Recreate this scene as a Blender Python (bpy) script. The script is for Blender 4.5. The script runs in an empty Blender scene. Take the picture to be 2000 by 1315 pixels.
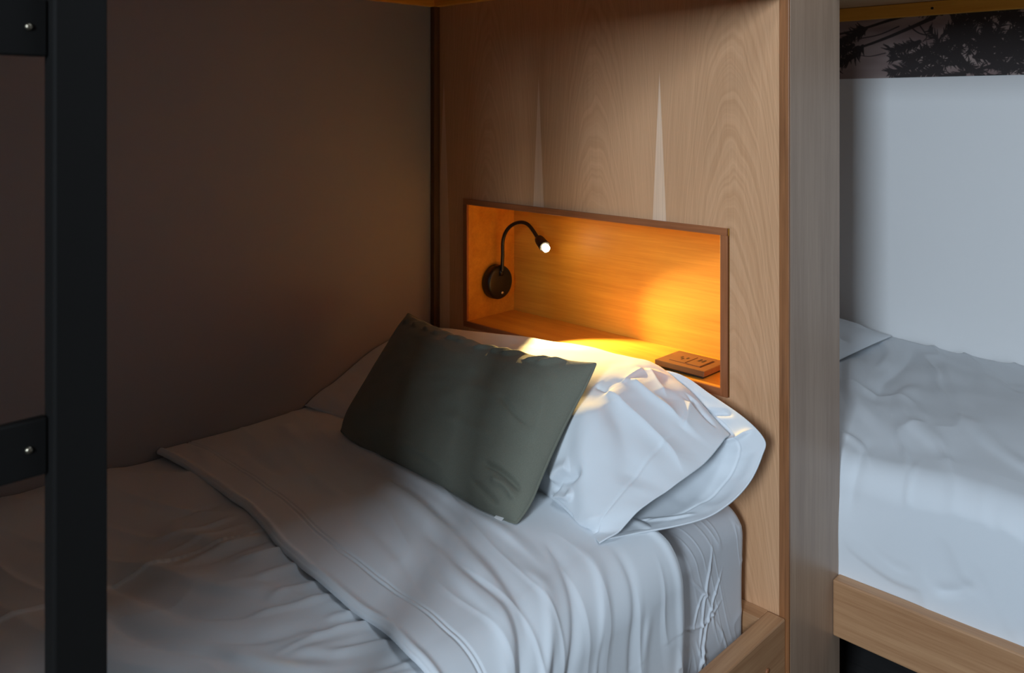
import bpy, bmesh, math, random
import numpy as np
from mathutils import Vector, Matrix

sc = bpy.context.scene
PI = math.pi
ZC = 1.352          # eye height of the photograph

# ------------------------------------------------------------------ camera
cam_d = bpy.data.cameras.new('camera')
cam = bpy.data.objects.new('camera', cam_d)
sc.collection.objects.link(cam)
cam.location = (0, 0, ZC)
cam.rotation_euler = (PI / 2, 0, math.atan2(.702, .712))
cam_d.sensor_width = 36
cam_d.lens = 36 * 1640 / 2000
cam_d.shift_y = -447.5 / 2000
cam_d.clip_start = .02
cam_d.dof.use_dof = True
cam_d.dof.focus_distance = 1.55
cam_d.dof.aperture_fstop = 9
sc.camera = cam

# ------------------------------------------------------------------ light
world = bpy.data.worlds.new('world')
sc.world = world
world.use_nodes = True
world.node_tree.nodes['Background'].inputs[0].default_value = (.55, .75, 1, 1)
world.node_tree.nodes['Background'].inputs[1].default_value = .3

WX0, WX1, WZ0, WZ1, WALL_F = .40, .98, 1.56, 2.62, -2.6
ld = bpy.data.lights.new('window_daylight', 'AREA')
ld.shape = 'RECTANGLE'
ld.size = WX1 - WX0 - .06
ld.size_y = WZ1 - WZ0 - .06
ld.energy = 146
ld.color = (.72, .862, 1.0)
lo = bpy.data.objects.new('window_daylight', ld)
sc.collection.objects.link(lo)
lo.location = ((WX0 + WX1) / 2, WALL_F - .02, (WZ0 + WZ1) / 2)
lo.rotation_euler = (PI / 2, 0, 0)
# unseen fill light added above the aisle to brighten the bed tops
cd = bpy.data.lights.new('aisle_fill', 'AREA')
cd.shape = 'RECTANGLE'; cd.size = .3; cd.size_y = .7
cd.energy = 8.5
cd.color = (.73, .865, 1.0)
co = bpy.data.objects.new('aisle_fill', cd)
sc.collection.objects.link(co)
co.location = (-.22, .95, 2.70)

sc.view_settings.view_transform = 'Standard'
sc.view_settings.look = 'None'
sc.view_settings.gamma = 1
sc.view_settings.use_curve_mapping = False
sc.view_settings.exposure = 0

# ------------------------------------------------------------------ helpers
def sr(r, g, b):
    f = lambda c: (c / 255 / 12.92) if c / 255 <= .04045 else ((c / 255 + .055) / 1.055) ** 2.4
    return (f(r), f(g), f(b), 1)

def link(o, parent=None):
    sc.collection.objects.link(o)
    if parent is not None:
        o.parent = parent
    return o

def tag(o, label=None, cat=None, group=None, kind=None):
    if label: o['label'] = label
    if cat: o['category'] = cat
    if group: o['group'] = group
    if kind: o['kind'] = kind
    return o

def root(name, loc, label, cat, group=None):
    o = bpy.data.objects.new(name, None)
    o.empty_display_size = .1
    o.location = loc
    link(o)
    return tag(o, label, cat, group)

def world_loc(p):
    v = Vector((0, 0, 0))
    while p is not None:
        v += p.location
        p = p.parent
    return v

def finish(bm, name, m, parent=None, smooth=False):
    """bm holds world coordinates; the object keeps them relative to its parent"""
    if parent is not None:
        off = world_loc(parent)
        bmesh.ops.translate(bm, verts=bm.verts, vec=-off)
    bmesh.ops.recalc_face_normals(bm, faces=bm.faces)
    me = bpy.data.meshes.new(name)
    bm.to_mesh(me); bm.free()
    if smooth:
        for p in me.polygons: p.use_smooth = True
    me.materials.append(m)
    return link(bpy.data.objects.new(name, me), parent)

def add_box(bm, x0, x1, y0, y1, z0, z1, bev=.0015):
    r = bmesh.ops.create_cube(bm, size=1)
    vs = r['verts']
    for v in vs:
        v.co = Vector((x0 + (v.co.x + .5) * (x1 - x0), y0 + (v.co.y + .5) * (y1 - y0), z0 + (v.co.z + .5) * (z1 - z0)))
    if bev:
        es = list({e for v in vs for e in v.link_edges})
        bmesh.ops.bevel(bm, geom=es, offset=bev, segments=2, affect='EDGES', profile=.5)

def box(name, m, parent, x0, x1, y0, y1, z0, z1, bev=.0015):
    bm = bmesh.new()
    add_box(bm, x0, x1, y0, y1, z0, z1, bev)
    return finish(bm, name, m, parent)

def frame_of(d):
    d = Vector(d).normalized()
    a = Vector((0, 0, 1)) if abs(d.z) < .9 else Vector((1, 0, 0))
    u = d.cross(a).normalized()
    return d, u, d.cross(u).normalized()

def lathe(bm, org, axis, prof, n=32):
    """prof: list of (distance along the axis, radius)"""
    d, u, w = frame_of(axis)
    org = Vector(org)
    rings = []
    for h, r in prof:
        if r < 1e-6:
            rings.append([bm.verts.new(org + d * h)])
        else:
            rings.append([bm.verts.new(org + d * h + (u * math.cos(2 * PI * k / n) + w * math.sin(2 * PI * k / n)) * r) for k in range(n)])
    for a, b in zip(rings[:-1], rings[1:]):
        for k in range(n):
            k2 = (k + 1) % n
            if len(a) == 1 and len(b) == 1: continue
            if len(a) == 1: bm.faces.new((a[0], b[k], b[k2]))
            elif len(b) == 1: bm.faces.new((a[k], a[k2], b[0]))
            else: bm.faces.new((a[k], a[k2], b[k2], b[k]))

def catmull(P, n):
    """P: (k, d) control points -> n samples along a uniform Catmull-Rom curve"""
    P = np.asarray(P, float)
    k = len(P)
    Q = np.concatenate([2 * P[:1] - P[1:2], P, 2 * P[-1:] - P[-2:-1]])
    t = np.linspace(0, k - 1, n)
    i = np.minimum(t.astype(int), k - 2)
    f = (t - i).reshape((-1,) + (1,) * (P.ndim - 1))
    a, b, c, d = Q[i], Q[i + 1], Q[i + 2], Q[i + 3]
    return .5 * (2 * b + (c - a) * f + (2 * a - 5 * b + 4 * c - d) * f ** 2 + (3 * b - a - 3 * c + d) * f ** 3)

def tube(bm, pts, r, n=12, samples=40):
    C = catmull(pts, samples)
    prev = None
    ref = None
    for i, c in enumerate(C):
        t = Vector(C[min(i + 1, len(C) - 1)] - C[max(i - 1, 0)]).normalized()
        if ref is None: ref = frame_of(t)[1]
        u = (ref - t * ref.dot(t)).normalized(); ref = u
        w = t.cross(u)
        ring = [bm.verts.new(Vector(c) + (u * math.cos(2 * PI * k / n) + w * math.sin(2 * PI * k / n)) * r) for k in range(n)]
        if prev:
            for k in range(n):
                bm.faces.new((prev[k], prev[(k + 1) % n], ring[(k + 1) % n], ring[k]))
        else:
            bm.faces.new(ring)
        prev = ring
    bm.faces.new(prev[::-1])

def grid_mesh(name, P, m, parent=None, thick=0, flip=False, sub=0):
    """P: (nu, nv, 3) world points -> smooth quad sheet, optionally with thickness"""
    nu, nv, _ = P.shape
    off = np.array(world_loc(parent)) if parent is not None else 0
    V = (P - off).reshape(-1, 3)
    i, j = np.meshgrid(np.arange(nu - 1), np.arange(nv - 1), indexing='ij')
    a = i * nv + j
    F = np.stack([a, a + nv, a + nv + 1, a + 1], -1).reshape(-1, 4)
    if flip: F = F[:, ::-1]
    me = bpy.data.meshes.new(name)
    me.from_pydata(V.tolist(), [], F.tolist())
    me.polygons.foreach_set('use_smooth', [True] * len(F))
    me.materials.append(m)
    o = link(bpy.data.objects.new(name, me), parent)
    if thick:
        md = o.modifiers.new('thickness', 'SOLIDIFY')
        md.thickness = thick; md.offset = -1
    return o

def normals(P):
    du = np.gradient(P, axis=0); dv = np.gradient(P, axis=1)
    n = np.cross(du, dv)
    return n / (np.linalg.norm(n, axis=-1, keepdims=True) + 1e-12)

def seg_dist(X, Y, pl):
    """distance of every (X, Y) to a polyline, the side it lies on, and how far along (0..1)"""
    pl = catmull(np.array(pl), max(14, 5 * len(pl)))
    L = np.concatenate([[0], np.cumsum(np.linalg.norm(np.diff(pl, axis=0), axis=1))])
    best = np.full(X.shape, 1e9); side = np.zeros(X.shape); al = np.zeros(X.shape)
    for k in range(len(pl) - 1):
        ax, ay = pl[k]; bx, by = pl[k + 1]
        dx, dy = bx - ax, by - ay
        l2 = dx * dx + dy * dy + 1e-12
        t = np.clip(((X - ax) * dx + (Y - ay) * dy) / l2, 0, 1)
        ex, ey = X - ax - t * dx, Y - ay - t * dy
        d = ex * ex + ey * ey
        q = d < best
        best = np.where(q, d, best)
        side = np.where(q, np.sign(dx * ey - dy * ex), side)
        al = np.where(q, (L[k] + t * (L[k + 1] - L[k])) / L[-1], al)
    return np.sqrt(best), side, al

def fold(X, Y, pl, h, w, asym=1.0, fade=.25, cusp=False):
    """a soft ridge (h>0) or crease (h<0) along a polyline; asym narrows one flank"""
    d, s, al = seg_dist(X, Y, pl)
    ww = np.where(s > 0, w, w * asym)
    f = np.clip(np.minimum(al, 1 - al) / fade, 0, 1) if fade else 1
    f = f * f * (3 - 2 * f) if fade else 1
    return h * (np.exp(-d / ww) if cusp else np.exp(-(d / ww) ** 2)) * f

def vnoise(X, Y, seed):
    rng = np.random.RandomState(seed)
    T = rng.rand(256, 256)
    xi = np.floor(X).astype(int); yi = np.floor(Y).astype(int)
    fx = X - xi; fy = Y - yi
    fx = fx * fx * fx * (fx * (fx * 6 - 15) + 10); fy = fy * fy * fy * (fy * (fy * 6 - 15) + 10)
    g = lambda a, b: T[a % 256, b % 256]
    return ((g(xi, yi) * (1 - fx) + g(xi + 1, yi) * fx) * (1 - fy) + (g(xi, yi + 1) * (1 - fx) + g(xi + 1, yi + 1) * fx) * fy) * 2 - 1

def ridged(X, Y, ang, fa, fb, seed):
    """ridged noise stretched along the direction ang: fa along, fb across"""
    c, s = math.cos(ang), math.sin(ang)
    U, V = X * c + Y * s, -X * s + Y * c
    U = U + .06 * vnoise(X * 5, Y * 5, seed + 7)
    V = V + .035 * vnoise(X * 4 + 9, Y * 4, seed + 3)
    return 1 - np.abs(vnoise(U * fa, V * fb, seed)) * 2

# ------------------------------------------------------------------ materials
def mat(name):
    m = bpy.data.materials.new(name)
    m.use_nodes = True
    nt = m.node_tree
    return m, nt, nt.nodes['Principled BSDF']

def nd(nt, t, **kw):
    n = nt.nodes.new(t)
    for k, v in kw.items(): setattr(n, k, v)
    return n

def mth(nt, op, a, b=None, c=None, clamp=False):
    n = nd(nt, 'ShaderNodeMath', operation=op)
    n.use_clamp = clamp
    for i, v in enumerate((a, b, c)):
        if v is None: continue
        if isinstance(v, (int, float)): n.inputs[i].default_value = v
        else: nt.links.new(v, n.inputs[i])
    return n.outputs[0]

def mixc(nt, f, a, b, blend='MIX'):
    n = nd(nt, 'ShaderNodeMix', data_type='RGBA', blend_type=blend)
    for i, v in ((0, f), (6, a), (7, b)):
        if isinstance(v, (int, float)): n.inputs[i].default_value = v
        elif isinstance(v, tuple): n.inputs[i].default_value = v
        else: nt.links.new(v, n.inputs[i])
    return n.outputs[2]

def noise(nt, vec, scale, detail=3, rough=.55, dims='3D', w=None):
    n = nd(nt, 'ShaderNodeTexNoise', noise_dimensions=dims)
    n.inputs['Scale'].default_value = scale
    n.inputs['Detail'].default_value = detail
    n.inputs['Roughness'].default_value = rough
    if vec is not None: nt.links.new(vec, n.inputs['Vector'])
    if w is not None: nt.links.new(w, n.inputs['W'])
    return n.outputs['Fac']

def pos(nt):
    g = nd(nt, 'ShaderNodeNewGeometry')
    s = nd(nt, 'ShaderNodeSeparateXYZ')
    nt.links.new(g.outputs['Position'], s.inputs[0])
    return g.outputs['Position'], s.outputs

def mapped(nt, vec, sc3):
    n = nd(nt, 'ShaderNodeMapping')
    n.inputs['Scale'].default_value = sc3
    nt.links.new(vec, n.inputs['Vector'])
    return n.outputs[0]

def ramp01(nt, v, lo, hi):
    n = nd(nt, 'ShaderNodeMapRange')
    n.inputs[1].default_value = lo; n.inputs[2].default_value = hi
    nt.links.new(v, n.inputs[0])
    return n.outputs[0]

def bump(nt, b, h, strength, dist):
    n = nd(nt, 'ShaderNodeBump')
    n.inputs['Strength'].default_value = strength
    n.inputs['Distance'].default_value = dist
    nt.links.new(h, n.inputs['Height'])
    nt.links.new(n.outputs[0], b.inputs['Normal'])

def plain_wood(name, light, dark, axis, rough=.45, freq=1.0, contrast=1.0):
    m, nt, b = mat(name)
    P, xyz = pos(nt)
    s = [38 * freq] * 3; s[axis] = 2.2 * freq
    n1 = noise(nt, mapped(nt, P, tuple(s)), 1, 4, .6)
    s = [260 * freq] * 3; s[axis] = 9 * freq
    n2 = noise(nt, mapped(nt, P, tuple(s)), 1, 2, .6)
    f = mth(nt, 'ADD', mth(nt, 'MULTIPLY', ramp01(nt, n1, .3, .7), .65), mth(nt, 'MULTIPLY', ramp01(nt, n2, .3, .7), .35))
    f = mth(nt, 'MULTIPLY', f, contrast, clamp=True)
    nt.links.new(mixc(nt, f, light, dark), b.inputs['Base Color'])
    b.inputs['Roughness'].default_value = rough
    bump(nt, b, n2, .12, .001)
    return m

def veneer_mat():
    """book-matched plywood veneer: leaves of cathedral grain meeting at pale wedges"""
    m, nt, b = mat('veneer')
    P, xyz = pos(nt)
    X, Y, Z = xyz
    f = mth(nt, 'FRACT', mth(nt, 'DIVIDE', mth(nt, 'ADD', X, 1.711 + .346 * 10), .346))
    c = mth(nt, 'ABSOLUTE', mth(nt, 'SUBTRACT', f, .5))
    u = mth(nt, 'MULTIPLY', c, .346)                         # distance from the centre of a leaf
    seam = mth(nt, 'MULTIPLY', mth(nt, 'SUBTRACT', .5, c), .346)
    # wedges
    dz = mth(nt, 'SUBTRACT', 1.437, Z)
    hw = mth(nt, 'MINIMUM', mth(nt, 'MULTIPLY', mth(nt, 'MAXIMUM', dz, 0), .055), .024)
    wedge = mth(nt, 'MULTIPLY', mth(nt, 'SUBTRACT', hw, seam), 900, clamp=True)
    # cathedral arches
    wob = mth(nt, 'MULTIPLY', mth(nt, 'SUBTRACT', noise(nt, mapped(nt, P, (7, 7, 1.6)), 1, 3), .5), .10)
    g = mth(nt, 'ADD', mth(nt, 'ADD', mth(nt, 'MULTIPLY', Z, .55), mth(nt, 'MULTIPLY', mth(nt, 'MULTIPLY', u, u), 22)), mth(nt, 'MULTIPLY', wob, 1.6))
    w1 = noise(nt, None, 1, 3, .65, '1D', mth(nt, 'MULTIPLY', g, 60))
    fib = noise(nt, mapped(nt, P, (420, 420, 7)), 1, 2, .6)
    pale = noise(nt, mapped(nt, P, (3, 3, 1.1)), 1, 2)
    gr = mth(nt, 'ADD', mth(nt, 'MULTIPLY', ramp01(nt, w1, .25, .75), .6), mth(nt, 'MULTIPLY', ramp01(nt, fib, .25, .75), .4))
    col = mixc(nt, gr, sr(222, 174, 134), sr(190, 142, 102))
    col = mixc(nt, mth(nt, 'MULTIPLY', ramp01(nt, pale, .35, .7), .35), col, sr(226, 178, 138))
    wcol = mixc(nt, ramp01(nt, fib, .3, .7), sr(240, 206, 176), sr(226, 190, 160))
    nt.links.new(mixc(nt, wedge, col, wcol), b.inputs['Base Color'])
    b.inputs['Roughness'].default_value = .42
    bump(nt, b, fib, .08, .001)
    return m

def cloth_mat(name, col, weave=1400, rough=.9, mottled=0.0, col2=None, bstr=.12):
    m, nt, b = mat(name)
    P, _ = pos(nt)
    n = noise(nt, mapped(nt, P, (weave, weave, weave)), 1, 1)
    k = noise(nt, P, 6, 3)
    cc = mixc(nt, mth(nt, 'MULTIPLY', ramp01(nt, n, .3, .7), .5 if col2 else .0), col, col2 or col)
    if mottled:
        cc = mixc(nt, mth(nt, 'MULTIPLY', ramp01(nt, k, .35, .65), mottled), cc, tuple(v * .85 for v in col[:3]) + (1,))
    nt.links.new(cc, b.inputs['Base Color'])
    b.inputs['Roughness'].default_value = rough
    b.inputs['Sheen Weight'].default_value = .15
    b.inputs['Specular IOR Level'].default_value = .2
    bump(nt, b, n, bstr, .0008)
    return m

def plain(name, col, rough=.5, metal=0.0):
    m, nt, b = mat(name)
    P, _ = pos(nt)
    n = noise(nt, P, 90, 3)
    nt.links.new(mixc(nt, mth(nt, 'MULTIPLY', n, .25), col, tuple(v * .75 for v in col[:3]) + (1,)), b.inputs['Base Color'])
    b.inputs['Roughness'].default_value = rough
    b.inputs['Metallic'].default_value = metal
    return m

M = {}
M['veneer'] = veneer_mat()
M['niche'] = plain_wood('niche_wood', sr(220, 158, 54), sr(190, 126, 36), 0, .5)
M['lining'] = plain_wood('lining_edge', sr(176, 112, 72), sr(132, 78, 46), 0, .45)
M['lining_v'] = plain_wood('lining_edge_upright', sr(176, 112, 72), sr(132, 78, 46), 2, .45)
M['edge'] = plain_wood('edge_band', sr(168, 112, 70), sr(112, 70, 40), 2, .45)
M['side'] = plain_wood('side_board_wood', sr(176, 150, 128), sr(150, 124, 104), 2, .36)
M['rail_y'] = plain_wood('rail_wood_long', sr(196, 152, 112), sr(156, 110, 74), 1, .45)
M['rail_x'] = plain_wood('rail_wood_cross', sr(196, 152, 112), sr(156, 110, 74), 0, .45)
M['pine_x'] = plain_wood('orange_pine_cross', sr(250, 180, 70), sr(226, 148, 44), 0, .4)
M['pine_y'] = plain_wood('orange_pine_long', sr(250, 180, 70), sr(226, 148, 44), 1, .4)
M['batten'] = plain_wood('dark_batten_wood', sr(110, 76, 50), sr(80, 54, 36), 2, .5)
M['ply'] = plain_wood('bunk_underside', sr(196, 156, 116), sr(160, 120, 84), 0, .5)
M['linen'] = cloth_mat('white_cotton', sr(222, 227, 232), 1500, .88)
M['linen_fold'] = cloth_mat('white_cotton_sheet', sr(224, 229, 234), 1500, .85)
M['sheet'] = cloth_mat('fitted_sheet', sr(216, 220, 226), 1500, .9)
M['green'] = cloth_mat('grey_green_linen', sr(126, 128, 115), 800, .95, .25, sr(104, 107, 97), .5)
M['wall'] = cloth_mat('white_wall_paint', sr(236, 236, 236), 900, .92, 0, None, .25)
M['wall_l'] = cloth_mat('shaded_wall_paint', sr(154, 150, 152), 900, .92, 0, None, .25)  # wall paint darkened, the left wall's shade is put into its colour
M['ceiling'] = plain('ceiling_paint', sr(126, 116, 108), .9)
M['room'] = plain('far_room_paint', sr(84, 76, 70), .9)
M['floor'] = plain_wood('dark_floor', sr(74, 72, 72), sr(52, 50, 50), 0, .5)
M['black'] = plain('black_metal', sr(24, 23, 22), .65)
M['black'].node_tree.nodes['Principled BSDF'].inputs['Specular IOR Level'].default_value = .2
M['lampblack'] = plain('black_lamp_plastic', sr(18, 17, 17), .38)
M['steel'] = plain('screw_steel', sr(190, 180, 160), .3, 1.0)
M['socket'] = plain_wood('brown_socket_plastic', sr(124, 82, 50), sr(98, 64, 38), 0, .4)
M['slot'] = plain('socket_slot', sr(26, 20, 16), .6)
M['tagwhite'] = plain('white_tag', sr(240, 240, 240), .6)
M['stitch'] = plain('stitch_thread', sr(238, 238, 240), .9)
M['glass'] = plain('window_frame_paint', sr(230, 230, 230), .4)

def emit(name, col, s):
    m, nt, b = mat(name)
    b.inputs['Base Color'].default_value = (1, .9, .7, 1)
    b.inputs['Emission Color'].default_value = col
    b.inputs['Emission Strength'].default_value = s
    return m
M['bulb'] = emit('lamp_bulb', (1, .78, .45, 1), 45)

# ------------------------------------------------------------------ room shell
WL, WB, WR, CEIL = -1.746, 2.66, 2.4, 2.75
def struct(name, m, *b):
    o = box(name, m, None, *b, bev=0)
    o['kind'] = 'structure'
    return o
struct('floor', M['floor'], WL - .1, WR + .1, WALL_F - .1, WB + .1, -.08, 0)
struct('ceiling', M['ceiling'], WL - .1, WR + .1, WALL_F - .1, WB + .1, CEIL, CEIL + .08)
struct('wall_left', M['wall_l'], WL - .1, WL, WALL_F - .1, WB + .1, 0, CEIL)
struct('wall_back', M['wall'], WL, WR, WB, WB + .1, 0, CEIL)
struct('wall_right', M['room'], WR, WR + .1, WALL_F - .1, WB + .1, 0, CEIL)
struct('shade_blocker', M['room'], WL, -.30, -1.05, -.62, 0, CEIL)  # unseen block added to keep daylight off the near bed's left side
bm = bmesh.new()
add_box(bm, WL, WX0, WALL_F - .1, WALL_F, 0, CEIL, 0)
add_box(bm, WX1, WR, WALL_F - .1, WALL_F, 0, CEIL, 0)
add_box(bm, WX0, WX1, WALL_F - .1, WALL_F, 0, WZ0, 0)
add_box(bm, WX0, WX1, WALL_F - .1, WALL_F, WZ1, CEIL, 0)
finish(bm, 'wall_front', M['room'])['kind'] = 'structure'
bm = bmesh.new()
for a in ((WX0, WX0 + .03, WZ0, WZ1), (WX1 - .03, WX1, WZ0, WZ1), (WX0 + .03, WX1 - .03, WZ0, WZ0 + .03), (WX0 + .03, WX1 - .03, WZ1 - .03, WZ1)):
    add_box(bm, a[0], a[1], WALL_F - .08, WALL_F - .01, a[2], a[3], .002)
finish(bm, 'window_1', M['glass'])['kind'] = 'structure'

# ------------------------------------------------------------------ printed mural on the far wall
def mural():
    x0, x1, z0, z1, st = -1.74, -.20, 1.443, 1.70, .0016
    nx, nz = int((x1 - x0) / st), int((z1 - z0) / st)
    X, Z = np.meshgrid(x0 + (np.arange(nx) + .5) * st, z0 + (np.arange(nz) + .5) * st, indexing='ij')
    ink = np.zeros(X.shape)
    def stroke(ax, az, bx, bz, wa, wb):
        m_ = max(wa, wb) + .004
        i0 = max(0, int((min(ax, bx) - m_ - x0) / st)); i1 = min(nx, int((max(ax, bx) + m_ - x0) / st) + 2)
        j0 = max(0, int((min(az, bz) - m_ - z0) / st)); j1 = min(nz, int((max(az, bz) + m_ - z0) / st) + 2)
        if i1 <= i0 or j1 <= j0: return
        x, z = X[i0:i1, j0:j1], Z[i0:i1, j0:j1]
        dx, dz = bx - ax, bz - az
        t = np.clip(((x - ax) * dx + (z - az) * dz) / (dx * dx + dz * dz + 1e-12), 0, 1)
        d = np.hypot(x - ax - t * dx, z - az - t * dz)
        v = np.clip((wa + (wb - wa) * t - d) / .0016 + .5, 0, 1)
        ink[i0:i1, j0:j1] = np.maximum(ink[i0:i1, j0:j1], v)
    def curve(pts, wa, wb):
        C = catmull(np.array(pts), 26)
        for k in range(25):
            f, g = k / 25, (k + 1) / 25
            stroke(*C[k], *C[k + 1], wa + (wb - wa) * f, wa + (wb - wa) * g)
        return C
    rng = random.Random(5)
    def tuft(C, ln, wd, n, spread=1.1, start=0.0):
        for _ in range(n):
            k = rng.randint(int(start * (len(C) - 2)), len(C) - 2)
            tx, tz = C[k + 1] - C[k]
            a = math.atan2(tz, tx) + rng.choice((-1, 1)) * rng.uniform(.35, spread)
            l = ln * rng.uniform(.6, 1.2)
            ax, az = C[k]
            b = a + rng.uniform(-.5, .5)
            mx, mz = ax + math.cos(a) * l * .5, az + math.sin(a) * l * .5
            stroke(ax, az, mx, mz, wd, wd * .8)
            stroke(mx, mz, mx + math.cos(b) * l * .5, mz + math.sin(b) * l * .5, wd * .8, wd * .25)
    # branches seen beside the board edge
    B = curve([(-.86, 1.62), (-.93, 1.592), (-1.0, 1.566), (-1.07, 1.544), (-1.17, 1.52)], .006, .003)
    B2 = curve([(-.90, 1.64), (-.99, 1.62), (-1.07, 1.60), (-1.16, 1.585)], .005, .003)
    curve([(-.96, 1.60), (-1.02, 1.578), (-1.09, 1.568)], .002, .0015)
    curve([(-1.0, 1.52), (-1.05, 1.512), (-1.09, 1.52)], .0016, .001)
    for pts in ([(-1.06, 1.60), (-1.11, 1.575), (-1.17, 1.545)], [(-1.07, 1.545), (-1.10, 1.515), (-1.17, 1.485)], [(-1.10, 1.55), (-1.14, 1.53), (-1.19, 1.50)]):
        C = curve(pts, .006, .006); tuft(C, .03, .0034, 70)
    for pts in ([(-.90, 1.55), (-.945, 1.535), (-.985, 1.528)], [(-.88, 1.52), (-.93, 1.50), (-.985, 1.505)], [(-.86, 1.49), (-.92, 1.475), (-.99, 1.46)], [(-.84, 1.47), (-.90, 1.452), (-.97, 1.446)]):
        C = curve(pts, .006, .004); tuft(C, .028, .0032, 75)
    curve([(-.93, 1.60), (-.90, 1.575), (-.86, 1.565)], .002, .002)
    curve([(-.90, 1.60), (-.88, 1.565), (-.89, 1.55)], .002, .0015)
    # the dense crown
    for _ in range(190):
        cx = rng.uniform(-.86, -.2); cz = rng.uniform(1.44, 1.66)
        a = rng.uniform(0, 2 * PI); l = rng.uniform(.05, .09)
        C = curve([(cx, cz), (cx + math.cos(a) * l * .5, cz + math.sin(a) * l * .5 + .006), (cx + math.cos(a) * l, cz + math.sin(a) * l)], .005, .003)
        tuft(C, .027, .0028, 34)
    for _ in range(26):
        cx = rng.uniform(-1.74, -1.2); cz = rng.uniform(1.44, 1.66)
        a = rng.uniform(0, 2 * PI); l = rng.uniform(.05, .09)
        C = curve([(cx, cz), (cx + math.cos(a) * l * .5, cz + math.sin(a) * l * .5 + .006), (cx + math.cos(a) * l, cz + math.sin(a) * l)], .005, .003)
        tuft(C, .030, .0036, 36)
    gx, gz = x0 + np.arange(nx + 1) * st, z0 + np.arange(nz + 1) * st
    GX, GZ = np.meshgrid(gx, gz, indexing='ij')
    o = grid_mesh('wall_mural', np.stack([GX, np.full(GX.shape, WB - .0012), GZ], -1), None, thick=.001) if False else None
    V = np.stack([GX, np.full(GX.shape, WB - .0015), GZ], -1).reshape(-1, 3)
    i, j = np.meshgrid(np.arange(nx), np.arange(nz), indexing='ij')
    a = i * (nz + 1) + j
    F = np.stack([a, a + nz + 1, a + nz + 2, a + 1], -1).reshape(-1, 4)
    me = bpy.data.meshes.new('wall_mural')
    me.from_pydata(V.tolist(), [], F.tolist())
    at = me.attributes.new('ink', 'FLOAT', 'FACE')
    at.data.foreach_set('value', ink.reshape(-1).astype(np.float32))
    m, nt, b = mat('mural_print')
    an = nd(nt, 'ShaderNodeAttribute', attribute_name='ink')
    P, xyz = pos(nt)
    sky = mixc(nt, ramp01(nt, noise(nt, mapped(nt, P, (4, 4, 14)), 1, 2), .35, .65), sr(176, 158, 152), sr(134, 112, 110))
    nt.links.new(mixc(nt, an.outputs['Fac'], sky, sr(50, 42, 42)), b.inputs['Base Color'])
    b.inputs['Roughness'].default_value = .7
    me.materials.append(m)
    o = link(bpy.data.objects.new('wall_mural', me))
    md = o.modifiers.new('paper', 'SOLIDIFY'); md.thickness = .001; md.offset = 0
    tag(o, 'dark printed mural of monkey puzzle tree branches across the top of the white wall', 'mural')
mural()

# ------------------------------------------------------------------ bunk with the lit niche
HB = 1.475                      # headboard face
bunk = root('bunk_bed', (-1.24, .45, 0), 'wooden bunk bed with veneered headboard and lit reading niche', 'bunk bed')
NX0, NX1, NZ0, NZ1, ND = -1.615, -.873, ZC - .556, ZC - .253, .172
T = .015
def headboard():
    bm = bmesh.new()
    x = [-1.728, NX0 - T, NX1 + T + .004, -.749]
    z = [0.001, NZ0 - T, NZ1 + T, CEIL - .002]
    for y in (HB, HB + .015):
        g = [[bm.verts.new((a, y, c)) for c in z] for a in x]
        for i in range(3):
            for j in range(3):
                if (i, j) != (1, 1):
                    bm.faces.new((g[i][j], g[i + 1][j], g[i + 1][j + 1], g[i][j + 1]))
        if y == HB: A = g
    B = g
    for i, j, k, l in ((1, 1, 2, 1), (2, 1, 2, 2), (2, 2, 1, 2), (1, 2, 1, 1)):
        bm.faces.new((A[i][j], A[k][l], B[k][l], B[i][j]))
    out = [(i, 0) for i in range(4)] + [(3, j) for j in range(1, 4)] + [(i, 3) for i in (2, 1, 0)] + [(0, j) for j in (2, 1)]
    for (i, j), (k, l) in zip(out, out[1:] + out[:1]):
        bm.faces.new((A[i][j], A[k][l], B[k][l], B[i][j]))
    return finish(bm, 'headboard_panel', M['veneer'], bunk)
headboard()
YF = HB + .002
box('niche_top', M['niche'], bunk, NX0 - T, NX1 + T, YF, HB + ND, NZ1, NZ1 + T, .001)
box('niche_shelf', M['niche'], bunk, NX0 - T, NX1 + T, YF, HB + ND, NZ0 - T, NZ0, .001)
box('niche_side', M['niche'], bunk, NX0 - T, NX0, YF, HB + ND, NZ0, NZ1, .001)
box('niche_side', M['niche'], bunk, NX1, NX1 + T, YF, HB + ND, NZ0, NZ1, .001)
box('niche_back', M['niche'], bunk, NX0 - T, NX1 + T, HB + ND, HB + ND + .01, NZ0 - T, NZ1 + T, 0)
# stained front edges of the niche lining
e = box('niche_edging', M['lining'], bunk, NX0 - T, NX1 + T, HB - .004, HB + .0018, NZ1 + .0002, NZ1 + T, .0007); e['label'] = 'darker brown edging strip over the niche'
e = box('niche_edging', M['lining'], bunk, NX0 - T, NX1 + T, HB - .003, HB + .0018, NZ0 - T, NZ0 - .0002, .0007); e['label'] = 'darker brown edging strip below the niche'
e = box('niche_edging', M['lining_v'], bunk, NX1 + .0002, NX1 + T + .0015, HB - .004, HB + .0018, NZ0 - T, NZ1 + .0002, .0007); e['label'] = 'brown upright edging strip at right of the niche'
e = box('niche_edging', M['lining_v'], bunk, NX0 - T, NX0 - .0002, HB - .004, HB + .0018, NZ0, NZ1, .0007); e['label'] = 'brown upright edging strip at left of the niche'

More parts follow.
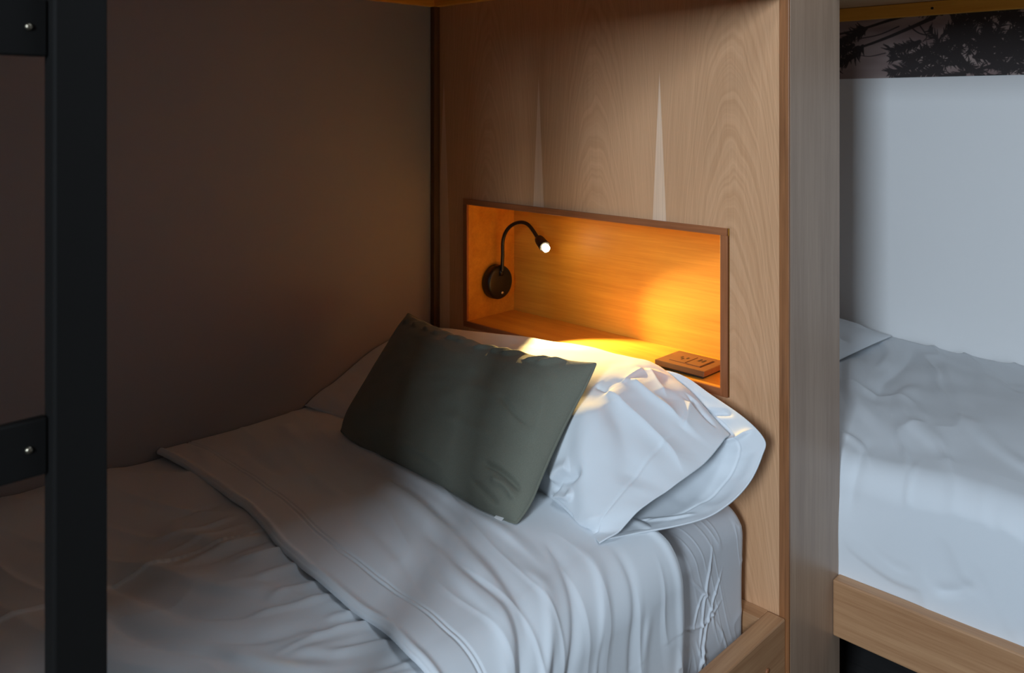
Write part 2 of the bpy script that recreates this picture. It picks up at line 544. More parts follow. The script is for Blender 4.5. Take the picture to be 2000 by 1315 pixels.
sb = box('side_board', M['side'], bunk, -.746, -.729, HB + .003, 1.695, 0.001, CEIL - .002, .001); sb['label'] = 'greyish brown side board facing the aisle'
box('edge_band', M['edge'], bunk, -.7485, -.729, HB - .003, HB + .003, 0.001, CEIL - .002, .001)['label'] = 'dark brown band on the front edge of the side board'
box('rear_panel', M['veneer'], bunk, -1.74, -.7465, 1.68, 1.695, 0.001, CEIL - .002, .001)
box('corner_batten', M['batten'], bunk, WL + .0005, -1.729, HB - .018, HB + .015, .40, 1.66)['label'] = 'dark wood strip in the corner by the wall'
box('side_rail', M['rail_y'], bunk, -.771, -.735, -.60, HB - .004, .27, .400, .003)
box('end_rail', M['rail_x'], bunk, WL + .002, -.7712, HB - .036, HB - .0005, .27, .3985, .002)
box('end_rail', M['rail_x'], bunk, WL + .002, -.7712, -.60, -.565, .27, .3985, .002)
box('bed_base', M['ply'], bunk, WL + .002, -.7715, -.564, HB - .037, .29, .315, .002)
box('bed_leg', M['rail_y'], bunk, -.79, -.735, -.60, -.54, 0, .27, .003)
box('wall_cleat', M['pine_y'], bunk, WL + .0005, -1.726, -.60, HB - .019, 1.622, 1.660)['label'] = 'orange pine cleat along the wall under the upper bunk'
box('headboard_cleat', M['pine_x'], bunk, -1.727, -.772, HB - .022, HB - .001, 1.622, 1.660)['label'] = 'orange pine cleat across the headboard under the upper bunk'
box('upper_platform', M['ply'], bunk, WL + .001, -.7715, -.60, HB - .001, 1.660, 1.678)
box('upper_rail', M['rail_y'], bunk, -.771, -.735, -.60, HB - .001, 1.56, 1.78, .003)
# bolt head low on the side rail
bm = bmesh.new(); lathe(bm, (-.735, 1.40, .335), (1, 0, 0), [(-.001, 0), (-.001, .006), (.002, .0055), (.003, .003), (.003, 0)], 14)
finish(bm, 'bolt_head', M['lining'], bunk, True)

# ------------------------------------------------------------------ second bunk behind the side board
bunk2 = root('bunk_bed', (.2, 2.15, 0), 'wooden bunk bed along the white wall behind the side board', 'bunk bed')
B2Y = 1.66
box('side_rail', M['rail_x'], bunk2, -.7285, 1.25, B2Y, B2Y + .032, .287, .400, .003)
box('bed_base', M['ply'], bunk2, -1.70, 1.25, B2Y + .04, WB - .002, .30, .325, .002)
box('end_rail', M['rail_y'], bunk2, 1.2502, 1.285, B2Y, WB - .002, .287, .400, .003)
box('bed_leg', M['rail_x'], bunk2, 1.22, 1.285, B2Y, B2Y + .06, 0, .286, .003)
box('wall_cleat', M['pine_x'], bunk2, -1.74, 1.25, WB - .024, WB - .002, 1.626, 1.666)['label'] = 'orange pine cleat along the white wall'
box('upper_platform', M['ply'], bunk2, -1.74, 1.25, B2Y + .033, WB - .002, 1.667, 1.685)
box('upper_rail', M['rail_x'], bunk2, -.7285, 1.25, B2Y, B2Y + .032, 1.60, 1.78, .003)
bm = bmesh.new(); lathe(bm, (-.857, WB - .024, 1.645), (0, -1, 0), [(-.001, 0), (-.001, .0042), (.0006, .004), (.0006, 0)], 14)
finish(bm, 'bolt_head', M['slot'], bunk2, True)['label'] = 'small dark bolt head in the cleat'

# ------------------------------------------------------------------ ladder in front
lad = root('bunk_ladder', (-.67, .1, 0), 'black ladder with flat rungs at the left edge, nearest the viewer', 'ladder')
LY = ((.199, .2365), (-.1365, -.099))
for y0, y1 in LY:
    box('stile', M['black'], lad, -.682, -.660, y0, y1, .0, 2.10, .002)
for k in range(-3, 3):
    zc = ZC + .058 + .3045 * k
    r = box('rung', M['black'], lad, -.680, -.671, -.0985, .1985, zc - .0208, zc + .0208, .0015)
    for y in (.186, -.086):
        bm = bmesh.new(); lathe(bm, (-.671, y, zc), (1, 0, 0), [(-.001, 0), (-.001, .0028), (.001, .0026), (.002, .0012), (.002, 0)], 14)
        finish(bm, 'screw', M['steel'], r, True)

# ------------------------------------------------------------------ reading lamp
lamp = root('reading_lamp', (NX0, 1.568, ZC - .465), 'small black gooseneck reading lamp glowing inside the niche', 'lamp')
bm = bmesh.new(); lathe(bm, (NX0, 1.568, ZC - .465), (1, 0, 0), [(0, 0), (0, .042), (.003, .045), (.022, .045), (.027, .0425), (.029, .038), (.029, 0)], 48)
finish(bm, 'wall_disc', M['lampblack'], lamp, True)
bm = bmesh.new(); lathe(bm, (NX0 + .0285, 1.572, ZC - .493), (1, 0, 0), [(0, 0), (0, .0045), (.002, .004), (.0025, 0)], 16)
finish(bm, 'switch', M['steel'], lamp, True)['label'] = 'tiny switch dot on the disc'
AX = Vector((.86, -.33, -.39)).normalized()
BULB = Vector((-1.407, 1.55, ZC - .353))
H0 = BULB - AX * .052
bm = bmesh.new()
tube(bm, [(NX0 + .033, 1.567, ZC - .436), (NX0 + .035, 1.567, ZC - .395), (NX0 + .037, 1.567, ZC - .350), (NX0 + .056, 1.568, ZC - .318), (NX0 + .090, 1.570, ZC - .300), (NX0 + .124, 1.572, ZC - .303), tuple(H0 + AX * .004)], .0048, 14, 60)
finish(bm, 'gooseneck', M['lampblack'], lamp, True)
bm = bmesh.new(); lathe(bm, (NX0 + .0285, 1.567, ZC - .446), (0, 0, 1), [(0, 0), (0, .0075), (.012, .0072), (.016, .005), (.016, 0)], 20)
finish(bm, 'neck_socket', M['lampblack'], lamp, True)
bm = bmesh.new(); lathe(bm, H0, AX, [(0, 0), (0, .007), (.004, .0115), (.012, .0130), (.040, .0140), (.0415, .0128), (.030, .0115), (.030, 0)], 28)
finish(bm, 'lamp_head', M['lampblack'], lamp, True)
bm = bmesh.new()
lathe(bm, BULB - AX * .014, AX, [(0, 0), (.001, .0075), (.008, .0095), (.014, .0090), (.018, .0055), (.0195, 0)], 24)
finish(bm, 'bulb', M['bulb'], lamp, True)
sd = bpy.data.lights.new('lamp_beam', 'SPOT')
sd.energy = 26
sd.color = (1, .67, .24)
sd.spot_size = math.radians(91)
sd.spot_blend = .4
sd.shadow_soft_size = .006
so = bpy.data.objects.new('lamp_beam', sd)
link(so, lamp)
so.location = BULB + AX * .016 - lamp.location
so.rotation_euler = AX.to_track_quat('-Z', 'Y').to_euler()

# ------------------------------------------------------------------ power outlet on the niche shelf
out = root('power_outlet', (-.985, 1.54, NZ0), 'flat brown power outlet plate lying on the niche shelf', 'outlet')
def plate():
    x0, x1, y0, y1 = -1.043, -.922, 1.492, 1.586
    box('base', M['slot'], out, x0 + .006, x1 - .006, y0 + .006, y1 - .006, NZ0, NZ0 + .006, .001)
    box('cover_plate', M['socket'], out, x0, x1, y0, y1, NZ0 + .006, NZ0 + .0175, .0015)
    z = NZ0 + .0175
    i = box('socket_insert', M['socket'], out, -1.020, -.982, 1.512, 1.566, z - .001, z + .0012, .0008)
    for a, b in ((-1.008, 1.545), (-1.001, 1.535), (-.994, 1.545)):
        box('slot', M['slot'], i, a - .0018, a + .0018, b - .005, b + .004, z + .0011, z + .0016, 0)
    i = box('usb_insert', M['socket'], out, -.979, -.945, 1.512, 1.566, z - .001, z + .0016, .0008)
    for a in (-.966, -.957):
        box('slot', M['slot'], i, a - .0022, a + .0022, 1.541, 1.556, z + .0015, z + .0021, 0)
    box('slot', M['slot'], i, -.9445, -.9425, 1.511, 1.566, z - .0005, z + .0008, 0)
plate()

# ------------------------------------------------------------------ bedding: near bed
def drape(y0, y1, ny, xr, ztop, rad, zend, ns, xw=WL + .004, crown=.012, flat_n=0, Ys=None):
    """sheet over a mattress: flat from the wall, round over the right edge, down the side.
       returns points, outward normals are found later; S, Y are the cloth coordinates"""
    flat = (xr - rad) - xw
    arc = rad * PI / 2
    down = (ztop - rad) - zend
    S = np.linspace(0, flat + arc + down, ns)
    if flat_n: S = np.concatenate([np.linspace(0, flat * .9, flat_n, endpoint=False), np.linspace(flat * .9, flat + arc + down, ns - flat_n)])
    x = np.empty(ns); z = np.empty(ns)
    for k, s in enumerate(S):
        if s <= flat:
            x[k] = xw + s; z[k] = ztop + crown * math.sin(PI * min(1, s / flat)) ** .8
        elif s <= flat + arc:
            a = (s - flat) / rad
            x[k] = xr - rad + rad * math.sin(a); z[k] = ztop - rad + rad * math.cos(a)
        else:
            x[k] = xr; z[k] = ztop - rad - (s - flat - arc)
    Y = np.linspace(y0, y1, ny) if Ys is None else Ys
    ny = len(Y)
    SS, YY = np.meshgrid(S + xw, Y, indexing='ij')
    P = np.stack([np.repeat(x[:, None], ny, 1), YY, np.repeat(z[:, None], ny, 1)], -1)
    return P, SS, YY

# mattress with its fitted sheet
mt = root('mattress', (-1.27, .45, .316), 'white mattress in a creased fitted sheet, bare at the pillow end', 'mattress')
def mattress():
    P, S, Y = drape(0, 0, 0, -.797, .603, .055, .318, 300, flat_n=60, Ys=np.concatenate([np.linspace(-.55, 1.05, 90, endpoint=False), np.linspace(1.05, 1.415, 230)]))
    r = np.zeros(S.shape)
    e0 = -.86   # where the side starts
    side = np.clip((S - e0) / .05, 0, 1)
    # crumpled band down the side
    for k, (pl, h) in enumerate([
        ([(-.80, 1.33), (-.70, 1.29), (-.60, 1.27)], .004), ([(-.76, 1.24), (-.70, 1.30), (-.62, 1.33)], .0035),
        ([(-.74, 1.36), (-.66, 1.30), (-.56, 1.27)], .004), ([(-.68, 1.22), (-.66, 1.29), (-.68, 1.36)], .003),
        ([(-.65, 1.26), (-.58, 1.29), (-.50, 1.34)], .0035), ([(-.64, 1.30), (-.56, 1.26), (-.48, 1.22)], .0035),
        ([(-.64, 1.28), (-.55, 1.30), (-.46, 1.31)], .0035), ([(-.63, 1.25), (-.57, 1.22), (-.50, 1.19)], .003),
        ([(-.66, 1.32), (-.60, 1.36), (-.52, 1.39)], .003), ([(-.72, 1.30), (-.70, 1.27), (-.66, 1.25)], .003)]):
        r += fold(S, Y, pl, h * .8, .0034, .6)
    r += side * .0011 * np.maximum(0, ridged(S, Y, .3, 9, 52, 11)) ** 2
    r += side * .003 * vnoise(S * 9, Y * 9, 21)
    # rounded far end
    n = normals(P); n = n if n[10, 10, 2] > 0 else -n
    P = P + n * r[..., None]
    k = 26
    t = np.linspace(0, PI / 2, k)[1:]
    last = P[:, -1:, :]
    cen = np.array([-1.27, 0, .46])
    endr = []
    for a in t:
        q = last.copy()
        q[..., 1] += .022 * math.sin(a)
        sh = 1 - .03 * (1 - math.cos(a))
        q[..., 0] = cen[0] + (q[..., 0] - cen[0]) * sh
        q[..., 2] = cen[2] + (q[..., 2] - cen[2]) * (1 - .12 * (1 - math.cos(a)))
        endr.append(q)
    cap = endr[-1].copy(); cap[..., 0] = -1.27; cap[..., 2] = .42
    P = np.concatenate([P] + endr + [cap], 1)
    grid_mesh('fitted_sheet', P, M['sheet'], mt)
mattress()

# quilt
dv = root('duvet', (-1.25, .1, .6), 'white quilt with a long raised seam covering the near bed', 'duvet')
def duvet():
    P, S, Y = drape(-.56, .80, 520, -.782, .628, .085, .37, 420)
    h = np.zeros(S.shape)
    for pl, a, w, asy in [
        ([(-1.30, .43), (-1.245, .447), (-1.1, .465), (-.98, .53)], -.007, .018, .6),
        ([(-1.40, .455), (-1.34, .481), (-1.237, .507), (-1.137, .537), (-1.05, .61)], -.008, .020, .6),
        ([(-1.25, .43), (-1.132, .478), (-1.033, .545), (-1.0, .65)], -.006, .016, .7),
        ([(-1.38, .52), (-1.25, .56), (-1.15, .60), (-1.09, .66)], .008, .022, .6),
        ([(-1.45, .60), (-1.35, .62), (-1.25, .65)], .006, .020, .7),
        ([(-1.30, .38), (-1.15, .40), (-1.0, .46), (-.88, .56)], .009, .025, .6),
        ([(-1.25, .33), (-1.1, .35), (-.95, .42), (-.85, .50)], -.008, .020, .6),
        ([(-1.20, .28), (-1.0, .31), (-.86, .38)], .009, .022, .7),
        ([(-1.05, .50), (-.95, .55), (-.88, .62)], .008, .018, .6)]:
        h += fold(S, Y, pl, a, w, asy)
    # gathers running into the turned-down hem
    rng = random.Random(3)
    for k in range(26):
        s0 = rng.uniform(-1.45, -.62)
        l = rng.uniform(.05, .16)
        h += fold(S, Y, [(s0 - rng.uniform(.0, .05), .70 - l), (s0 - .01, .70 - l * .5), (s0 + .01, .715)], rng.uniform(.003, .007) * rng.choice((1, 1, -1)), rng.uniform(.007, .013), .8, .3)
    # long raised seam
    d, sd_, al = seg_dist(S, Y, [(-1.32, -.5), (-1.326, .331), (-1.33, .45), (-1.315, .562), (-1.277, .70)])
    h += .002 * np.exp(-(d / .003) ** 2) + np.where(sd_ > 0, .004, 0) * np.exp(-(d / .06) ** 2)
    h += .0045 * np.maximum(0, ridged(S, Y, .35, 3.5, 11, 4)) ** 1.5
    h += .012 * vnoise(S * 4, Y * 4, 2) + .005 * vnoise(S * 9, Y * 9, 8)
    n = normals(P); n = n if n[10, 10, 2] > 0 else -n
    h *= np.where(S > -.72, .35, .9)
    P = P + n * h[..., None]
    P[..., 0] = np.clip(P[..., 0], WL + .003, -.7735)
    grid_mesh('cover', P, M['linen'], dv, .006)
duvet()

# turned-down top sheet
ts = root('flat_sheet', (-1.25, .95, .64), 'white turned-down top sheet with a stitched hem, under the cushion', 'sheet')
def flat_sheet():
    ya, yb = .690, 1.165
    P, S, Y = drape(ya, yb, 300, -.776, .640, .085, .37, 460)
    # wavy hem and slanted far edge
    hem = .012 * np.sin(S * 7) + .006 * vnoise(S * 14, S * 0 + 3, 5) - .035 * np.clip((S + 1.35) / .5, 0, 1.6) + .03
    far = .02 * np.clip((S + .9) / .1, 0, 1) - .008 * np.clip((S + .70) / .3, 0, 1) ** 2 + .006 * vnoise(S * 9, S * 0, 6)
    f = (Y - ya) / (yb - ya)
    Yn = Y + hem * (1 - f) + far * f
    P[..., 1] = Yn
    h = np.zeros(S.shape)
    for pl, a, w, asy in [
        ([(-1.52, 1.02), (-1.276, 1.0), (-1.087, .985), (-.969, .98), (-.845, .955)], .010, .016, .55),
        ([(-1.341, .974), (-1.21, .961), (-1.036, .93), (-.865, .878), (-.74, .82)], -.010, .016, .55),
        ([(-1.33, .95), (-1.20, .935), (-1.03, .905), (-.87, .855), (-.74, .79)], .010, .022, .7),
        ([(-1.099, .895), (-.967, .868), (-.834, .846), (-.739, .80), (-.64, .76)], -.010, .015, .55),
        ([(-1.08, .875), (-.96, .848), (-.83, .82), (-.74, .775)], .008, .018, .7),
        ([(-1.25, .84), (-1.12, .825), (-1.0, .80), (-.9, .76)], -.005, .016, .7),
        ([(-1.60, .93), (-1.5, .90), (-1.36, .87), (-1.25, .86)], .007, .020, .6),
        ([(-1.66, .86), (-1.55, .84), (-1.42, .83)], -.006, .016, .7),
        ([(-1.70, .98), (-1.6, .95), (-1.5, .94)], .008, .018, .7),
        ([(-1.70, .80), (-1.62, .77), (-1.55, .76)], .006, .02, .7),
        ([(-.95, 1.02), (-.891, 1.0), (-.813, .955), (-.72, .90), (-.62, .87)], -.008, .014, .55),
        ([(-.92, .935), (-.85, .925), (-.78, .88), (-.70, .83), (-.60, .80)], .009, .015, .6),
        ([(-.90, 1.05), (-.83, 1.03), (-.76, .99), (-.66, .96), (-.55, .95)], .007, .014, .6),
        ([(-.86, 1.09), (-.79, 1.075), (-.70, 1.05), (-.58, 1.05)], -.005, .012, .7),
        ([(-.80, .90), (-.72, .86), (-.62, .85), (-.50, .86)], -.007, .012, .6),
        ([(-.80, .80), (-.72, .78), (-.62, .775), (-.5, .78)], .008, .013, .6),
        ([(-.78, 1.0), (-.70, .97), (-.60, .965), (-.48, .98)], -.006, .010, .6),
        ([(-.74, 1.10), (-.66, 1.08), (-.55, 1.085)], .005, .012, .7),
        ([(-.70, .94), (-.62, .915), (-.50, .92)], .006, .010, .6)]:
        h += fold(S, Yn, pl, a, w, asy)
    side = np.clip((S + .80) / .1, 0, 1)
    h += side * .005 * np.maximum(0, ridged(S, Yn, -.2, 4, 20, 31)) ** 1.5
    h += .0025 * np.maximum(0, ridged(S, Yn, -.28, 3, 16, 14)) ** 1.5
    h += .008 * vnoise(S * 4.3, Yn * 4.3, 2) + .003 * vnoise(S * 11, Yn * 11, 18)
    # hem: raised edge, ditch and double stitch line
    dh = (Yn - Yn[:, :1])
    h += .0075 * np.exp(-((dh - .006) / .006) ** 2)
    h += -.0040 * np.exp(-((dh - .062) / .0022) ** 2) - .0030 * np.exp(-((dh - .069) / .0018) ** 2)
    # far edge thick and rounded
    h += .006 * np.exp(-((Yn[:, -1:] - Yn - .008) / .009) ** 2)
    h = h * np.where(S > -.66, .5, .6)
    n = normals(P); n = n if n[10, 10, 2] > 0 else -n
    P = P + n * h[..., None]
    P[..., 0] = np.clip(P[..., 0], WL + .003, -.757)
    # tuck inside the rail
    low = P[..., 2] < .43
    P[..., 0] = np.where(low, np.minimum(P[..., 0], -.7725), P[..., 0])
    # wrap the two edges down
    def wrap(edge, sgn, dep):
        out_ = []
        for a in np.linspace(0, PI * .75, 9)[1:]:
            q = edge.copy()
            ne = n[:, -1] if sgn > 0 else n[:, 0]
            q[:, 1] += sgn * dep * .6 * math.sin(a)
            q = q - ne * (dep * (1 - math.cos(a)))
            out_.append(q[:, None, :])
        return out_
    W = wrap(P[:, -1], 1, .010)
    V = wrap(P[:, 0], -1, .005)[::-1]
    grid_mesh('cover', np.concatenate(V + [P] + W, 1), M['linen_fold'], ts, .003)
flat_sheet()

# white pillow with an open pillowcase
pw = root('pillow', (-1.3, 1.28, .64), 'white pillow in a loose open-ended case against the headboard', 'pillow')
def pillow():
    cols = [
        (-1.741, [(1.075, .640), (1.07, .652), (1.12, .672), (1.19, .705), (1.27, .742), (1.36, .765), (1.42, .77), (1.452, .74), (1.46, .64)]),
        (-1.62, [(1.09, .640), (1.08, .655), (1.13, .680), (1.20, .715), (1.28, .755), (1.37, .782), (1.43, .785), (1.458, .75), (1.462, .64)]),
        (-1.40, [(1.10, .640), (1.09, .658), (1.14, .680), (1.21, .725), (1.29, .772), (1.37, .803), (1.432, .808), (1.460, .76), (1.464, .64)]),
        (-1.20, [(1.12, .640), (1.11, .660), (1.15, .700), (1.205, .755), (1.29, .805), (1.38, .822), (1.436, .820), (1.462, .77), (1.465, .64)]),
        (-1.06, [(1.14, .640), (1.13, .662), (1.145, .720), (1.195, .782), (1.28, .822), (1.38, .832), (1.436, .826), (1.462, .77), (1.465, .64)]),
        (-.98, [(1.125, .640), (1.115, .658), (1.14, .715), (1.20, .780), (1.285, .817), (1.375, .826), (1.43, .822), (1.458, .77), (1.462, .64)]),
        (-.91, [(1.10, .640), (1.10, .652), (1.14, .700), (1.205, .755), (1.285, .788), (1.365, .802), (1.41, .799), (1.445, .75), (1.452, .65)])]
    net = [[(x, y, z) for y, z in pr] for x, pr in cols]
    net.append([(-.857, 1.071, .645), (-.838, 1.115, .666), (-.82, 1.165, .692), (-.802, 1.21, .7136), (-.79, 1.28, .7307), (-.788, 1.345, .757), (-.80, 1.378, .755), (-.87, 1.41, .745), (-.88, 1.44, .66)])
    net = np.array(net)
    A = catmull(net, 380)                                   # along the bed's width
    P = catmull(A.transpose(1, 0, 2), 330).transpose(1, 0, 2)
    X, Y = P[..., 0], P[..., 1]
    U, V = np.meshgrid(np.linspace(0, 7, 380), np.linspace(0, 8, 330), indexing='ij')   # control-net coordinates
    h = np.zeros(U.shape)
    for pl, a, w, asy, cu_ in [
        ([(4.6, 3.85), (4.86, 3.75), (5.62, 3.68), (6.22, 3.65), (6.6, 3.6), (7.0, 3.35)], .010, .30, .22, True),
        ([(4.9, 4.38), (5.4, 4.34), (5.89, 4.32), (6.22, 4.36), (6.5, 4.40)], .012, .26, .25, True),
        ([(4.84, 5.26), (5.2, 5.02), (5.57, 4.82), (6.08, 4.59)], .010, .30, .6, True),
        ([(6.30, 5.15), (6.42, 4.70), (6.54, 4.25)], .010, .16, .5, True),
        ([(4.95, 4.15), (4.88, 4.6), (4.84, 5.1)], .006, .14, .5, True),
        ([(4.40, 3.82), (4.65, 3.80), (4.92, 3.76)], -.008, .07, .8, True),
        ([(4.6, 3.6), (4.9, 3.1), (5.3, 2.5), (5.73, 1.97), (6.19, 1.34), (6.7, .5)], .014, .60, .7, False),
        ([(5.1, 3.5), (5.5, 3.35), (5.84, 3.2), (6.22, 2.8), (6.49, 2.14)], -.008, .28, .8, False),
        ([(4.70, 1.0), (4.85, 1.45), (5.05, 1.62), (5.27, 1.77), (5.55, 2.08)], -.011, .13, .6, False),
        ([(4.6, 1.35), (4.8, 1.75), (5.1, 1.95)], .010, .16, .6, False),
        ([(4.72, .9), (5.0, 1.15), (5.3, 1.3), (5.46, 1.57)], .011, .13, .5, False),
        ([(4.5, .6), (5.1, .75), (5.7, .8)], -.005, .14, .7, False),
        ([(6.2, 5.5), (6.5, 5.2), (6.8, 5.3)], -.006, .15, .7, False),
        ([(2.0, 5.0), (2.6, 5.3), (3.3, 5.4)], -.003, .25, .7, False)]:
        h += fold(U, V, pl, a, w, asy, .2, cu_)
    h += .004 * vnoise(U * 1.3, V * 1.1, 40) + .001 * vnoise(U * 3.1, V * 2.6, 41)
    # stitched hem band beside the open end
    d = 6.48 - U
    h += -.0022 * np.exp(-(d / .03) ** 2) * np.clip((4 - V) * 2, 0, 1)
    h *= np.clip(V / .5, 0, 1) * np.clip((7.8 - V) / .5, .1, 1)
    n = normals(P); n = n if n[180, 160, 2] > 0 else -n
    P = P + n * h[..., None]
    P[..., 1] = np.minimum(P[..., 1], HB - .0075)
    P[..., 0] = np.maximum(P[..., 0], WL + .002)
    grid_mesh('case_top', P, M['linen'], pw, .0025)
    # lower layer of the case: a loose mouth hanging open
    R = np.array([(-.862, 1.077, .6445), (-.830, 1.16, .641), (-.778, 1.235, .650), (-.75, 1.29, .669), (-.735, 1.339, .698), (-.727, 1.366, .736), (-.728, 1.376, .762), (-.775, 1.391, .784), (-.86, 1.417, .800), (-.94, 1.432, .818), (-1.03, 1.437, .812)])
    I = np.array([(-.95, 1.13, .642), (-.93, 1.20, .648), (-.905, 1.27, .664), (-.89, 1.31, .682), (-.878, 1.34, .705), (-.872, 1.358, .727), (-.876, 1.372, .742), (-.90, 1.388, .757), (-.95, 1.405, .775), (-1.02, 1.42, .800), (-1.09, 1.42, .797)])
    mid = (R + I) / 2
    mid[:, 2] += np.array([-.001, -.006, -.012, -.014, -.016, -.016, -.016, -.014, -.010, -.004, -.002])
    mid[:, 0] += .01; 
    mid[:, 2] = np.maximum(mid[:, 2], .640)
    lo_ = catmull(np.stack([I, mid, R]), 90)
    lo_ = catmull(lo_.transpose(1, 0, 2), 220).transpose(1, 0, 2)
    a, b = np.meshgrid(np.linspace(0, 1, 90), np.linspace(0, 10, 220), indexing='ij')
    h = .003 * vnoise(a * 3, b * 1.6, 50) + fold(a, b, [(.35, 6.0), (.6, 6.3), (.98, 6.6)], .009, .10, .5) + fold(a, b, [(.3, 7.6), (.6, 7.5), (.95, 7.2)], -.006, .12, .6)
    h += fold(a, b, [(.55, 1.0), (.75, 1.9), (.8, 2.3)], .004, .06, .6) - .0014 * np.exp(-((a - .62) / .018) ** 2)
    n = normals(lo_); n = n if n[45, 60, 2] > 0 else -n
    lo_ = lo_ + n * (h * np.clip((1 - a) * 6, .2, 1))[..., None]
    # rolled rim
    lo_[..., 1] = np.minimum(lo_[..., 1], HB - .0065)
    c = grid_mesh('case_mouth', lo_, M['linen_fold'], pw, .0025)
    c['label'] = 'loose lower layer of the open pillowcase'
pillow()

# grey-green cushion
cu = root('cushion', (-1.27, 1.05, .655), 'dark grey-green linen cushion leaning on the white pillow', 'cushion')
def cushion():
    BL, BR = np.array((-1.538, 1.014, .650)), np.array((-.972, 1.004, .640))
    TL, TR = np.array((-1.580, 1.248, .868)), np.array((-.998, 1.252, .870))
    N = 150
    t = np.linspace(-1, 1, N)
    t = np.sign(t) * (1 - (1 - np.abs(t)) ** 1.4)
    A, B = np.meshgrid(t, t, indexing='ij')
    # the sides of a stuffed cover draw in, the corners stay out
    A2 = A * (1 - .045 * (1 - B ** 2)) ; B2 = B * (1 - np.where(B > 0, .15, .05) * (1 - A ** 2))
    rc = np.clip((np.abs(A) + np.abs(B) - 1.6) / .4, 0, 1) ** 1.5 * np.where((B < 0), 1.25, .6)
    A2 *= 1 - .05 * rc; B2 *= 1 - .07 * rc
    a, b = (A2[..., None] + 1) / 2, (B2[..., None] + 1) / 2
    P = (BL * (1 - a) + BR * a) * (1 - b) + (TL * (1 - a) + TR * a) * b
    nrm = np.cross(BR - BL, TL - BL); nrm /= np.linalg.norm(nrm)
    if nrm[1] > 0: nrm = -nrm
    th = ((1 - np.abs(A) ** 2.6) * (1 - np.abs(B) ** 2.4)) ** .55
    h = np.zeros(A.shape)
    rng = random.Random(9)
    # gathers at the top seam
    for k in range(11):
        a0 = -.75 + .155 * k + rng.uniform(-.04, .04)
        h += fold(A, B, [(a0, 1.0), (a0 - .05 + rng.uniform(-.05, .05), .86), (a0 - .14, .72)], rng.uniform(.008, .015), .045, .5, .3)
    # creases at the lower right corner and right side
    for pl, q, w in [([(.62, -.62), (.78, -.60), (.97, -.66)], -.010, .035), ([(.72, -.72), (.85, -.70), (.96, -.78)], .009, .04), ([(.55, -.80), (.70, -.84), (.85, -.90)], -.006, .035),
                     ([(.55, .15), (.70, .02), (.86, -.05)], -.005, .03), ([(.80, .5), (.88, .2), (.92, -.2)], .004, .04), ([(-.2, -.85), (.1, -.82), (.4, -.86)], .004, .05), ([(.2, -.3), (.45, -.35), (.7, -.3)], .004, .08)]:
        h += fold(A, B, pl, q, w, .7)
    h += .004 * vnoise(A * 3, B * 3, 60) * th + .0015 * vnoise(A * 8, B * 8, 61) * th
    edge = np.clip((1 - np.maximum(np.abs(A), np.abs(B))) * 12, 0, 1)
    F = P + nrm * (.070 * th + h * edge + .0015)[..., None]
    K = P - nrm * (.050 * th + .0015)[..., None]
    sag = -.012 * (1 - A ** 2) * np.clip(B, 0, 1) ** 4
    F[..., 2] += sag; K[..., 2] += sag
    grid_mesh('front_panel', F, M['green'], cu)
    grid_mesh('back_panel', K, M['green'], cu)
    # seam rope round the edge
    ring = np.concatenate([P[:, 0], P[-1, 1:], P[::-1, -1][1:], P[0, ::-1][1:-1]])
    sg = np.concatenate([sag[:, 0], sag[-1, 1:], sag[::-1, -1][1:], sag[0, ::-1][1:-1]])
    ring[:, 2] += sg
    bm = bmesh.new()
    pts = [tuple(p) for p in ring[::6]] + [tuple(ring[0])]
    tube(bm, pts, .0024, 8, 420)
    finish(bm, 'seam', M['green'], cu, True)
    # little white label loop on the bottom seam
    bm = bmesh.new()
    p = P[int(N * .84), 0] + np.array((0, -.002, .003))
    q = P[int(N * .89), 0] + np.array((0, -.002, .003))
    for (s, e_, o_) in ((p, q, 0.0),):
        d = (q - p)
        u = np.array((0, -.006, -.003)); w = np.array((0, -.002, .003))
        c = [s, s + d, s + d + u, s + u]
        vs = [bm.verts.new(Vector(v)) for v in c] + [bm.verts.new(Vector(v + w * .5)) for v in c]
        for f in ((0, 1, 2, 3), (7, 6, 5, 4), (0, 4, 5, 1), (1, 5, 6, 2), (2, 6, 7, 3), (3, 7, 4, 0)):
            bm.faces.new([vs[i] for i in f])
    finish(bm, 'label_tag', M['tagwhite'], cu)['label'] = 'tiny white label on the bottom seam'
cushion()

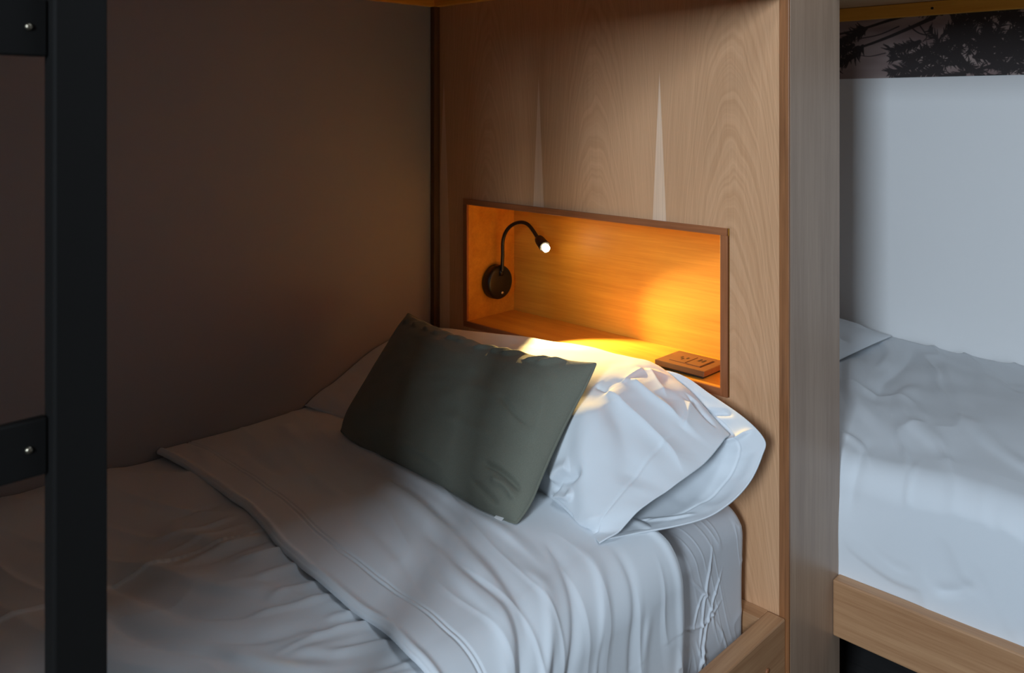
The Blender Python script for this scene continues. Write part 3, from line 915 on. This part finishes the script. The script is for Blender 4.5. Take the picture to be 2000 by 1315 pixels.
# ------------------------------------------------------------------ bedding: far bed
d2 = root('duvet', (.1, 2.1, .6), 'white quilt tucked over the far bed against the white wall', 'duvet')
def duvet_far():
    # built like the near bed but turned: cloth runs from the wall towards the aisle (-y)
    P, S, Y = drape(-1.69, 1.21, 620, 0, .632, .06, .345, 300, xw=-.962, crown=.010)
    # P[...,0] is depth measured from the aisle side, negative towards the wall
    h = np.zeros(S.shape)
    X = Y
    for pl, a, w, asy in [
        ([(-.95, -1.02), (-.80, -.93), (-.60, -.88)], .010, .022, .6), ([(-.93, -.90), (-.72, -.86), (-.52, -.84), (-.30, -.78)], -.008, .020, .6),
        ([(-.70, -.98), (-.5, -.92), (-.3, -.82), (-.15, -.70)], .012, .026, .6), ([(-.60, -.78), (-.42, -.76), (-.25, -.68), (-.12, -.55)], .009, .024, .6),
        ([(-.85, -.80), (-.65, -.72), (-.45, -.62)], .007, .024, .7), ([(-.45, -.95), (-.3, -.90), (-.16, -.80)], -.010, .022, .6),
        ([(-.40, -.62), (-.25, -.52), (-.12, -.38)], .008, .026, .6), ([(-.8, -.6), (-.6, -.5), (-.4, -.42)], .006, .03, .7),
        ([(-.14, -.72), (-.02, -.70), (.1, -.71)], -.003, .012, .7), ([(.13, -.72), (.17, -.62), (.16, -.55)], .006, .014, .6),
        ([(.17, -.55), (.15, -.5), (.12, -.48)], -.005, .012, .7), ([(-.02, -.45), (.08, -.40), (.2, -.42)], .005, .014, .6)]:
        h += fold(S, X, pl, a, w, asy)
    top = np.clip((-.02 - S) / .08, 0, 1)
    h += top * .008 * np.maximum(0, ridged(S, X, .55, 3, 11, 70)) ** 1.5
    h += (.006 + .006 * top) * vnoise(S * 4, X * 4, 71) + .0035 * vnoise(S * 10, X * 8, 72)
    h += .003 * (1 - top) * np.maximum(0, ridged(S, X, .1, 3, 13, 73)) ** 1.5
    n = normals(P); n = n if n[10, 10, 2] > 0 else -n
    P = P + n * h[..., None]
    Q = np.empty_like(P)
    Q[..., 0] = P[..., 1]; Q[..., 1] = 1.697 - P[..., 0]; Q[..., 2] = P[..., 2]
    Q[..., 1] = np.clip(Q[..., 1], 1.6935, WB - .009)
    grid_mesh('cover', Q, M['linen'], d2, .006, flip=True)
duvet_far()

p2 = root('pillow', (-1.25, 2.2, .64), 'white pillow on the far bed, half hidden behind the side board', 'pillow')
def pillow_far():
    N = 110
    t = np.linspace(-1, 1, N); t = np.sign(t) * (1 - (1 - np.abs(t)) ** 1.3)
    A, B = np.meshgrid(t, t, indexing='ij')
    th = ((1 - np.abs(A) ** 2.2) * (1 - np.abs(B) ** 2.4)) ** .6
    A2 = A * (1 - .04 * (1 - B ** 2)); B2 = B * (1 - .03 * (1 - A ** 2))
    x = -1.24 + .275 * A2; y = 2.22 + .40 * B2
    h = fold(A, B, [(.5, .2), (.75, .35), (.95, .4)], -.010, .05, .6) + fold(A, B, [(.3, .6), (.6, .7), (.9, .85)], .008, .06, .6) + .006 * vnoise(A * 3, B * 3, 80)
    F = np.stack([x, y, .660 + .085 * th + h * np.clip(th * 3, 0, 1)], -1)
    K = np.stack([x, y, .656 - .006 * th], -1)
    grid_mesh('case_top', F, M['linen_fold'], p2)
    grid_mesh('case_underside', K, M['linen_fold'], p2, flip=True)
pillow_far()
